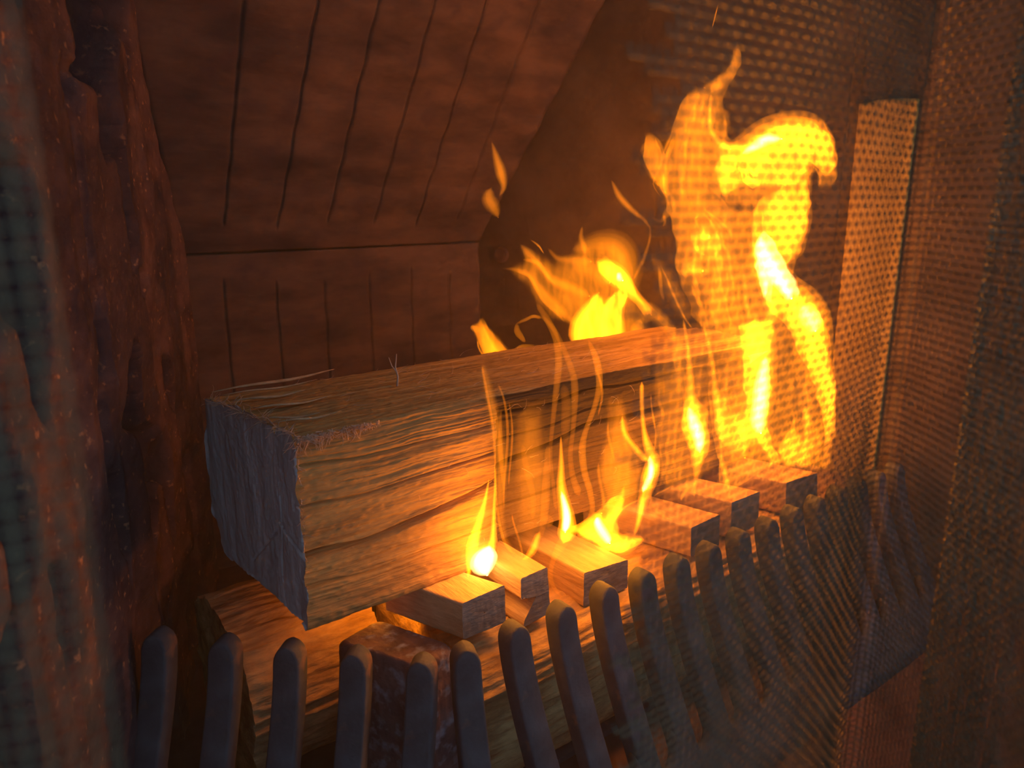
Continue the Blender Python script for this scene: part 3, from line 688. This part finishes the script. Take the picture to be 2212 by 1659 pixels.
flame('small double flame with a white hot base on the leftmost kindling stick', 0.447, [
    ([(1055, 1032, 2), (1048, 1090, 9), (1035, 1140, 15), (1021, 1180, 20), (1013, 1215, 13), (1008, 1246, 6)], 6.0),
    ([(1044, 1090, 10), (1028, 1140, 30), (1015, 1185, 40), (1010, 1225, 22)], 0.5),
    ([(1066, 1005, 3), (1067, 1080, 6), (1069, 1140, 9), (1065, 1178, 14), (1056, 1200, 16)], 2.6),
    ([(1054, 1176, 12), (1049, 1200, 38), (1048, 1222, 40), (1052, 1242, 26)], 12.0, {'hot': True}),
    ([(1054, 1165, 20), (1046, 1205, 58), (1046, 1230, 52)], 1.6)], [(1045, 1180, 0.11)])
fire_light('added_fill_light', (0.258, 0.496, 0.288), 0.12, 0.005)  # added lamp with no source of its own, brightens the short lower log
flame('tall thin veil of flame licking up over the log face, first from the left', 0.440, [
    ([(1045, 785, 12), (1058, 850, 26), (1072, 930, 32), (1079, 1000, 32), (1078, 1060, 28), (1081, 1120, 20), (1092, 1165, 18), (1112, 1196, 12), (1124, 1206, 6)], 0.42, {'k': 0.3}),
    ([(1044, 790, 4), (1055, 850, 5), (1066, 920, 5), (1069, 1000, 4), (1068, 1060, 4), (1074, 1120, 5), (1087, 1168, 6), (1106, 1194, 6)], 0.35),
    ([(1077, 828, 3), (1088, 862, 4), (1093, 920, 5), (1091, 1000, 5), (1090, 1060, 4), (1092, 1100, 3)], 0.35),
    ([(1080, 880, 3), (1084, 960, 9), (1086, 1020, 8), (1086, 1070, 3)], 0.3),
    ([(1097, 865, 2), (1104, 930, 4), (1106, 990, 4), (1101, 1050, 3)], 0.35),
    ([(1150, 900, 30), (1150, 960, 80), (1148, 1060, 100), (1143, 1130, 70), (1134, 1190, 20)], 0.16, {'k': 0.15}),
    ([(1132, 960, 8), (1140, 1020, 12), (1148, 1070, 10), (1150, 1120, 8)], 0.15),
    ([(1180, 960, 12), (1182, 1060, 20), (1177, 1120, 18), (1163, 1165, 13)], 0.28),
    ([(1106, 1110, 4), (1118, 1150, 5), (1123, 1180, 5), (1125, 1204, 6)], 0.5),
    ([(1170, 1150, 8), (1158, 1172, 15), (1145, 1190, 15), (1134, 1204, 10), (1126, 1210, 5)], 2.2),
    ([(1115, 700, 3), (1128, 692, 6), (1150, 683, 6), (1175, 688, 6)], 0.3)], [(1125, 1120, 0.14)], bodies=[
    ([(1098, 900), (1140, 860), (1185, 850), (1195, 1000), (1190, 1120), (1140, 1208), (1108, 1150), (1098, 1000)], 0.22, {'soft': 46})])
flame('narrow bright yellow spike of flame beside the thick kindling stick', 0.436, [
    ([(1213, 940, 3), (1216, 1000, 9), (1214, 1050, 15), (1218, 1090, 20), (1222, 1120, 25), (1221, 1150, 30), (1214, 1172, 22)], 4.5),
    ([(1215, 1062, 6), (1219, 1100, 12), (1223, 1130, 14), (1224, 1152, 10)], 7.0, {'hot': True}),
    ([(1224, 1150, 26), (1210, 1180, 26), (1198, 1212, 14), (1192, 1248, 12), (1200, 1275, 8), (1214, 1290, 3)], 0.35, {'dy': -0.020}),
    ([(1155, 655, 8), (1180, 690, 12), (1200, 730, 13), (1208, 780, 13), (1206, 830, 12), (1199, 900, 9), (1191, 980, 7), (1195, 1050, 7), (1200, 1100, 9)], 0.28),
    ([(1170, 680, 6), (1200, 712, 9), (1222, 760, 10), (1238, 810, 12), (1240, 850, 13), (1235, 920, 9), (1229, 980, 9), (1236, 1030, 11), (1252, 1070, 14)], 0.26),
    ([(1216, 830, 14), (1222, 900, 18), (1226, 960, 10)], 0.14),
    ([(1170, 1110, 20), (1190, 1135, 26)], 0.2)], [(1218, 1060, 0.14)])
flame('spreading bright flame filling the gap behind the thick kindling stick', 0.440, [
    ([(1272, 735, 6), (1288, 780, 13), (1292, 830, 12), (1280, 880, 10), (1262, 930, 10), (1256, 970, 13), (1263, 1020, 12), (1276, 1060, 11), (1283, 1100, 10), (1276, 1130, 14)], 0.45),
    ([(1290, 790, 4), (1297, 840, 5), (1294, 900, 3)], 0.35),
    ([(1242, 1138, 14), (1262, 1148, 34), (1290, 1150, 40), (1315, 1165, 40)], 1.6),
    ([(1298, 1108, 18), (1286, 1122, 30), (1300, 1145, 38), (1312, 1170, 34), (1318, 1190, 20)], 5.0),
    ([(1288, 1118, 12), (1302, 1148, 16), (1314, 1172, 12)], 5.0, {'hot': True}),
    ([(1315, 1188, 22), (1345, 1176, 34), (1372, 1166, 20), (1392, 1166, 5)], 3.2),
    ([(1390, 825, 7), (1390, 870, 8), (1391, 920, 8), (1397, 960, 14), (1407, 992, 22), (1400, 1030, 28), (1391, 1063, 22), (1383, 1099, 14), (1375, 1140, 8), (1370, 1158, 4)], 4.5),
    ([(1404, 985, 8), (1402, 1030, 12), (1392, 1065, 9)], 6.0, {'hot': True}),
    ([(1345, 900, 6), (1352, 935, 10), (1364, 958, 9), (1380, 980, 12), (1398, 995, 12)], 2.0),
    ([(1330, 855, 22), (1338, 930, 50), (1345, 1010, 76), (1345, 1070, 80), (1335, 1120, 60)], 0.40, {'k': 0.2}),
    ([(1352, 1050, 6), (1345, 1075, 12), (1328, 1105, 20), (1308, 1128, 22)], 2.4),
    ([(1382, 1078, 5), (1352, 1098, 8), (1326, 1125, 12), (1312, 1150, 16)], 1.3),
    ([(1313, 910, 3), (1320, 960, 5), (1325, 1000, 3)], 0.35),
    ([(1295, 1000, 6), (1299, 1060, 8), (1302, 1100, 10)], 0.5),
    ([(1408, 850, 4), (1413, 900, 6), (1414, 940, 5), (1408, 980, 4)], 0.7),
    ([(1408, 1060, 4), (1412, 1090, 9), (1424, 1108, 10), (1445, 1122, 4)], 0.5)], [(1300, 1140, 0.12), (1400, 1000, 0.10)], bodies=[
    ([(1302, 855), (1345, 845), (1368, 930), (1404, 975), (1395, 1070), (1352, 1125), (1285, 1145), (1285, 1050), (1298, 950)], 0.62, {'soft': 44}),
    ([(1232, 1146), (1262, 1126), (1285, 1110), (1308, 1092), (1345, 1066), (1354, 1080), (1332, 1112), (1332, 1150), (1370, 1158), (1396, 1166), (1340, 1197), (1322, 1197), (1290, 1178), (1250, 1156)], 3.6, {'soft': 12, 'step': 4})])
flame('bright flame tongues above the stick with the orange lit side', 0.442, [
    ([(1474, 690, 5), (1483, 758, 9), (1489, 837, 14), (1493, 885, 26), (1499, 917, 38), (1511, 949, 36), (1513, 975, 26), (1510, 1013, 13), (1505, 1048, 7), (1502, 1077, 4)], 4.6),
    ([(1491, 880, 8), (1498, 915, 20), (1508, 950, 18), (1514, 978, 10)], 7.0, {'hot': True}),
    ([(1500, 1040, 8), (1484, 1062, 12), (1470, 1084, 8)], 1.2),
    ([(1523, 703, 5), (1534, 758, 8), (1540, 822, 9), (1543, 857, 14), (1550, 895, 13), (1553, 933, 8), (1558, 975, 5), (1561, 1000, 9), (1570, 1030, 10), (1577, 1057, 13)], 2.0),
    ([(1415, 1075, 3), (1432, 1058, 7), (1450, 1048, 3)], 0.8)]
    + mass([(1450, 790, 70), (1455, 880, 90), (1455, 980, 100), (1450, 1050, 90)], 0.45, 12, (4, 9), 3, base=0.5), [(1500, 930, 0.12)], bodies=[
    ([(1405, 760), (1450, 700), (1500, 690), (1540, 715), (1556, 900), (1550, 1000), (1500, 1082), (1430, 1082), (1408, 1000)], 0.6, {'soft': 44}),
    ([(1478, 860), (1500, 850), (1530, 880), (1535, 960), (1520, 1000), (1500, 1020), (1490, 960), (1470, 930)], 2.0, {'soft': 18})])
flame('yellow flame glimpsed behind the top edge of the log, nearer the sawn end', 0.625, [
    ([(1039, 686, 5), (1040, 705, 20), (1046, 730, 34), (1058, 755, 46), (1068, 782, 52)], 0.85, {'k': 0.3}),
    ([(1030, 735, 4), (1039, 758, 5), (1047, 778, 5)], 1.0),
    ([(1044, 700, 6), (1058, 735, 8), (1072, 762, 10), (1080, 776, 8)], 0.5),
    ([(1120, 698, 5), (1117, 716, 12), (1124, 728, 10), (1136, 740, 4)], 0.35),
    ([(1018, 705, 10), (1035, 715, 20)], 0.4),
    ([(1105, 760, 5), (1130, 750, 9), (1155, 746, 4)], 0.35)], [(1055, 745, 0.02)], bodies=[([(1012, 706), (1040, 682), (1062, 716), (1088, 742), (1106, 770), (1044, 784), (1030, 738)], 1.5, {'soft': 16})])
flame('broad yellow flame rising behind the middle of the log', 0.625, [
    ([(1292, 632, 10), (1270, 668, 24), (1253, 700, 28), (1250, 745, 30)], 4.6),
    ([(1270, 680, 8), (1276, 710, 11), (1277, 748, 14)], 2.6),
    ([(1325, 638, 16), (1312, 668, 18), (1307, 700, 20), (1305, 745, 26)], 4.6),
    ([(1350, 632, 14), (1340, 670, 16), (1339, 700, 18), (1339, 740, 20)], 3.0),
    ([(1300, 640, 50), (1300, 690, 110), (1300, 745, 112)], 1.0, {'k': 0.3}),
    ([(1385, 690, 20), (1370, 722, 60)], 0.8, {'k': 0.3}),
    ([(1296, 568, 14), (1318, 585, 34), (1340, 602, 32), (1357, 622, 20), (1378, 645, 14), (1396, 664, 14), (1408, 680, 8)], 4.0),
    ([(1330, 590, 10), (1346, 606, 14)], 2.5, {'hot': True}),
    ([(1235, 540, 30), (1290, 525, 60), (1335, 540, 80), (1350, 590, 90), (1335, 640, 70)], 0.75, {'k': 0.35}),
    ([(1240, 575, 30), (1285, 585, 60), (1320, 610, 60)], 0.5, {'k': 0.35}),
    ([(1085, 580, 3), (1110, 582, 12), (1140, 592, 16), (1162, 618, 24), (1190, 650, 30), (1222, 682, 26), (1246, 702, 12)], 0.60),
    ([(1122, 527, 5), (1140, 548, 24), (1165, 575, 24), (1195, 605, 28), (1235, 622, 30), (1275, 640, 24)], 0.62),
    ([(1128, 560, 5), (1160, 568, 8), (1180, 592, 7), (1205, 618, 5)], 0.45),
    ([(1110, 585, 3), (1140, 596, 6), (1158, 622, 7), (1176, 650, 6), (1205, 676, 6), (1220, 696, 3)], 0.4),
    ([(1146, 517, 2), (1160, 530, 6), (1178, 549, 3)], 0.7),
    ([(1180, 535, 8), (1205, 558, 16), (1240, 562, 26), (1275, 565, 30)], 0.5),
    ([(1256, 488, 5), (1258, 515, 11), (1262, 545, 14)], 0.5),
    ([(1215, 640, 40), (1255, 655, 50), (1270, 690, 30)], 0.35),
    ([(1395, 655, 20), (1420, 680, 34), (1448, 708, 30), (1462, 740, 26), (1463, 790, 22), (1462, 850, 22)], 0.65, {'dy': -0.185}),
    ([(1462, 725, 8), (1462, 760, 12), (1460, 800, 6)], 0.7, {'dy': -0.185})], [(1300, 690, 0.07), (1330, 590, 0.05)], bodies=[
    ([(1090, 578), (1130, 562), (1122, 527), (1150, 532), (1175, 547), (1200, 560), (1240, 540), (1255, 500), (1264, 520), (1300, 513), (1330, 518), (1355, 540), (1374, 580), (1380, 610), (1395, 650), (1420, 680), (1402, 705), (1392, 748), (1245, 750), (1240, 712), (1228, 700), (1190, 692), (1160, 662), (1140, 625), (1110, 598)], 0.62, {'soft': 30}),
    ([(1238, 750), (1240, 720), (1250, 690), (1268, 660), (1285, 628), (1300, 640), (1313, 655), (1330, 628), (1352, 615), (1364, 640), (1347, 670), (1343, 700), (1345, 750)], 3.5, {'soft': 16, 'dims': [([(1284, 672), (1296, 672), (1296, 745), (1284, 745)], 0.3), ([(1318, 690), (1328, 690), (1328, 740), (1318, 740)], 0.3)]}),
    ([(1286, 562), (1312, 552), (1340, 575), (1364, 597), (1376, 628), (1412, 680), (1402, 688), (1365, 650), (1342, 628), (1312, 608), (1292, 592)], 2.6, {'soft': 12})])
flame('thin branching wisp of flame left of the big flame', 0.56, [
    ([(1322, 388, 4), (1338, 425, 14), (1364, 455, 12), (1386, 473, 8), (1401, 492, 5), (1401, 520, 6), (1392, 556, 9), (1378, 590, 8), (1370, 606, 4)], 0.5),
    ([(1405, 470, 5), (1425, 478, 5), (1442, 462, 14), (1450, 448, 12)], 0.35),
    ([(1440, 465, 10), (1430, 490, 3)], 0.4),
    ([(1405, 555, 20), (1440, 605, 46), (1478, 665, 40), (1490, 700, 16)], 0.32, {'k': 0.3}),
    ([(1418, 572, 4), (1428, 610, 8), (1436, 652, 4)], 0.4),
    ([(1425, 575, 4), (1445, 612, 8), (1466, 655, 8), (1482, 690, 7), (1496, 712, 3)], 0.75)])
flame('detached orange flame scrap floating before the leaning fireback plate', 0.62, [
    ([(1064, 303, 3), (1071, 340, 20), (1080, 375, 28), (1088, 405, 16), (1080, 425, 6)], 0.75),
    ([(1062, 405, 12), (1058, 425, 34), (1064, 445, 36), (1074, 470, 12)], 0.65)], [(1072, 385, 0.02)])
big = []
big += mass([(1520, 190, 50), (1500, 260, 90), (1480, 330, 130), (1478, 400, 150), (1500, 470, 110)], 0.62, 16, (5, 13), 11)
big += mass([(1410, 290, 18), (1412, 335, 40), (1424, 385, 38), (1445, 425, 22)], 0.6, 4, (4, 8), 12)
big += mass([(1500, 440, 40), (1545, 490, 120), (1555, 560, 150), (1565, 640, 160), (1580, 720, 150)], 0.95, 26, (6, 16), 13)
big += mass([(1590, 700, 110), (1580, 780, 120), (1590, 860, 130), (1610, 950, 130), (1610, 1010, 110)], 0.62, 20, (5, 13), 14)
big += mass([(1725, 740, 60), (1725, 810, 110), (1730, 880, 110), (1735, 950, 110), (1735, 1005, 90)], 0.62, 16, (5, 12), 15)
big += mass([(1600, 330, 90), (1650, 350, 150), (1650, 385, 150)], 2.2, 10, (8, 16), 16)
big += mass([(1690, 410, 100), (1690, 450, 100), (1690, 500, 100)], 1.6, 10, (6, 14), 17)
big += [
    ([(1588, 90, 8), (1589, 125, 22), (1582, 160, 24), (1560, 178, 34), (1535, 196, 44)], 0.75),
    ([(1532, 205, 5), (1534, 240, 9), (1540, 280, 10), (1552, 305, 12), (1575, 322, 18)], 2.4),
    ([(1562, 235, 16), (1568, 275, 26), (1560, 300, 14)], 0.5),
    ([(1568, 325, 24), (1605, 326, 52), (1650, 305, 66), (1700, 292, 68), (1745, 290, 62), (1778, 305, 40), (1790, 330, 26)], 4.2),
    ([(1600, 332, 10), (1635, 312, 16), (1665, 300, 18), (1690, 300, 8)], 5.0, {'hot': True}),
    ([(1770, 270, 14), (1788, 300, 26), (1797, 350, 22), (1799, 388, 12)], 0.8),
    ([(1775, 330, 10), (1774, 375, 14), (1773, 408, 5)], 1.0),
    ([(1568, 330, 30), (1563, 370, 30), (1568, 405, 18), (1569, 425, 5)], 3.4),
    ([(1745, 310, 20), (1740, 350, 22), (1737, 400, 24), (1737, 440, 26), (1733, 480, 34), (1715, 520, 44), (1700, 560, 40)], 3.4),
    ([(1505, 500, 26), (1535, 512, 40)], 1.6), ([(1482, 575, 16), (1515, 585, 26)], 1.6), ([(1500, 530, 10), (1520, 550, 12)], 1.4),
    ([(1648, 495, 12), (1645, 535, 36), (1655, 572, 46), (1680, 600, 48), (1702, 630, 50), (1728, 660, 62), (1752, 690, 58), (1764, 730, 46), (1775, 790, 34), (1787, 850, 22), (1792, 900, 14), (1788, 950, 8), (1783, 1012, 4)], 4.4),
    ([(1648, 510, 8), (1648, 548, 26), (1668, 585, 30), (1690, 615, 22), (1712, 645, 18)], 9.0, {'hot': True}),
    ([(1735, 665, 22), (1752, 690, 30), (1760, 715, 16)], 4.0, {'hot': True}),
    ([(1642, 560, 22), (1650, 600, 26), (1658, 640, 26), (1668, 675, 20), (1662, 705, 16)], 4.4),
    ([(1642, 575, 10), (1650, 610, 12), (1656, 640, 6)], 5.0, {'hot': True}),
    ([(1625, 690, 40), (1628, 730, 62), (1640, 770, 50), (1644, 820, 46), (1642, 870, 46), (1634, 915, 42), (1650, 950, 24), (1666, 985, 12), (1668, 1010, 5)], 4.6),
    ([(1652, 770, 10), (1650, 820, 22), (1645, 870, 26), (1636, 905, 24), (1640, 935, 14)], 7.0, {'hot': True}),
    ([(1598, 890, 10), (1600, 930, 22), (1606, 955, 16), (1612, 990, 10)], 2.6),
    ([(1550, 880, 16), (1558, 920, 20), (1575, 950, 12)], 1.8),
    ([(1713, 895, 6), (1709, 935, 9), (1697, 965, 12), (1690, 990, 16)], 2.2), ([(1742, 878, 9), (1745, 910, 15), (1738, 945, 9), (1732, 980, 14), (1726, 1008, 8)], 2.3),
    ([(1712, 950, 14), (1708, 980, 18), (1702, 1006, 12)], 1.8), ([(1766, 900, 8), (1768, 950, 10), (1764, 990, 6)], 1.0),
    ([(1661, 985, 14), (1664, 1010, 10)], 1.2)]
big_bodies = [
    ([(1585, 90), (1599, 110), (1598, 140), (1588, 165), (1574, 185), (1564, 205), (1567, 232), (1573, 262), (1570, 292), (1590, 300), (1615, 297), (1640, 280), (1670, 264), (1700, 257), (1768, 253), (1784, 268), (1799, 300), (1805, 350), (1806, 388), (1792, 408), (1774, 414), (1768, 392), (1758, 374), (1748, 380), (1746, 420), (1748, 470), (1742, 512), (1726, 545), (1708, 580), (1706, 608), (1732, 630), (1764, 650), (1780, 680), (1786, 720), (1792, 770), (1801, 820), (1806, 880), (1802, 940), (1790, 1015), (1765, 1022), (1700, 1014), (1660, 1014), (1620, 1036), (1585, 1064), (1562, 1064), (1545, 1000), (1530, 900), (1532, 820), (1526, 725), (1496, 692), (1476, 640), (1464, 580), (1460, 540), (1450, 480), (1436, 458), (1436, 430), (1420, 402), (1396, 362), (1388, 320), (1392, 288), (1412, 284), (1426, 300), (1434, 330), (1440, 308), (1454, 266), (1468, 228), (1488, 196), (1518, 186), (1540, 166), (1560, 152), (1573, 138), (1577, 115)], 1.25,
      {'soft': 24, 'thick': 0.011, 'dims': [([(1548, 400), (1575, 432), (1600, 440), (1642, 436), (1640, 458), (1590, 460), (1556, 450), (1542, 425)], 0.25), ([(1674, 705), (1692, 722), (1716, 765), (1740, 815), (1752, 860), (1742, 930), (1678, 940), (1670, 800)], 0.55), ([(1545, 740), (1600, 740), (1605, 860), (1550, 850)], 0.6)]}),
    ([(1550, 322), (1557, 304), (1580, 306), (1605, 310), (1630, 297), (1655, 277), (1690, 264), (1752, 260), (1784, 282), (1797, 320), (1799, 360), (1787, 390), (1770, 368), (1747, 350), (1742, 372), (1718, 404), (1660, 410), (1610, 404), (1582, 416), (1570, 430), (1558, 402), (1549, 360)], 3.6, {'soft': 14, 'dy': -0.004}),
    ([(1646, 424), (1690, 404), (1742, 348), (1748, 420), (1749, 470), (1742, 507), (1718, 547), (1704, 577), (1706, 624), (1650, 606), (1627, 560), (1629, 500), (1632, 450)], 3.0, {'soft': 18, 'dy': -0.003}),
    ([(1636, 515), (1655, 494), (1674, 525), (1688, 558), (1710, 598), (1730, 640), (1700, 645), (1670, 612), (1668, 655), (1652, 650), (1632, 570)], 3.2, {'soft': 16, 'hot': True, 'dy': -0.006}),
    ([(1650, 586), (1690, 598), (1722, 636), (1762, 655), (1779, 688), (1783, 740), (1793, 800), (1802, 860), (1803, 920), (1790, 992), (1782, 950), (1778, 900), (1756, 830), (1732, 772), (1712, 724), (1688, 694), (1664, 680)], 4.0, {'soft': 14, 'dy': -0.005}),
    ([(1594, 700), (1630, 686), (1668, 686), (1673, 720), (1667, 800), (1668, 860), (1660, 910), (1672, 960), (1684, 1004), (1663, 1004), (1640, 955), (1608, 966), (1596, 930), (1612, 880), (1608, 800), (1600, 750)], 4.2, {'soft': 16, 'dy': -0.004}),
    ([(1496, 496), (1545, 492), (1560, 525), (1546, 564), (1515, 566), (1500, 535)], 1.8, {'soft': 18}), ([(1474, 566), (1510, 560), (1536, 590), (1502, 610), (1478, 600)], 1.8, {'soft': 14}),
    ([(1536, 850), (1562, 840), (1578, 895), (1610, 890), (1634, 950), (1602, 992), (1568, 966), (1548, 945)], 2.4, {'soft': 18}),
    ([(1682, 962), (1715, 920), (1752, 950), (1750, 1010), (1692, 1012)], 2.0, {'soft': 16}),
    ([(1405, 300), (1422, 305), (1432, 350), (1440, 400), (1425, 410), (1402, 365), (1395, 325)], 0.4, {'soft': 10})]
flame('tall hooked yellow flame, the largest in the fire, over the farthest kindling', 0.434, big,
      [(1700, 330, 0.13), (1660, 560, 0.25), (1740, 700, 0.32), (1640, 850, 0.25), (1500, 420, 0.04), (1720, 960, 0.12), (1560, 600, 0.12)], bodies=big_bodies)

sp_ = tongue([(1552, 8, 1.5), (1546, 30, 3), (1541, 50, 2.5), (1537, 64, 1.2)], 0.45, 1.2, name='spark', wig=0.0)
tag(sp_, 'thin orange spark streak flying above the tall hooked flame', 'spark')

# scattering haze added inside the firebox, stands in for lens bloom around the flames
v, f = boxv(-0.02, 1.02, 0.16, 0.97, FLOOR+0.004, 1.12)
sm = bpy.data.materials.new('bloom_haze'); sm.use_nodes = True; N = sm.node_tree.nodes; N.clear()
o_ = N.new('ShaderNodeOutputMaterial'); vs_ = N.new('ShaderNodeVolumeScatter'); vs_.inputs['Color'].default_value = (0.95, 0.72, 0.42, 1); vs_.inputs['Density'].default_value = HAZE_DENSITY; vs_.inputs['Anisotropy'].default_value = 0.2
sm.node_tree.links.new(vs_.outputs[0], o_.inputs['Volume'])
so = link('bloom_haze', v, f, sm); tag(so, 'faint added haze around the flames, standing in for lens bloom', 'bloom_haze', kind='stuff')
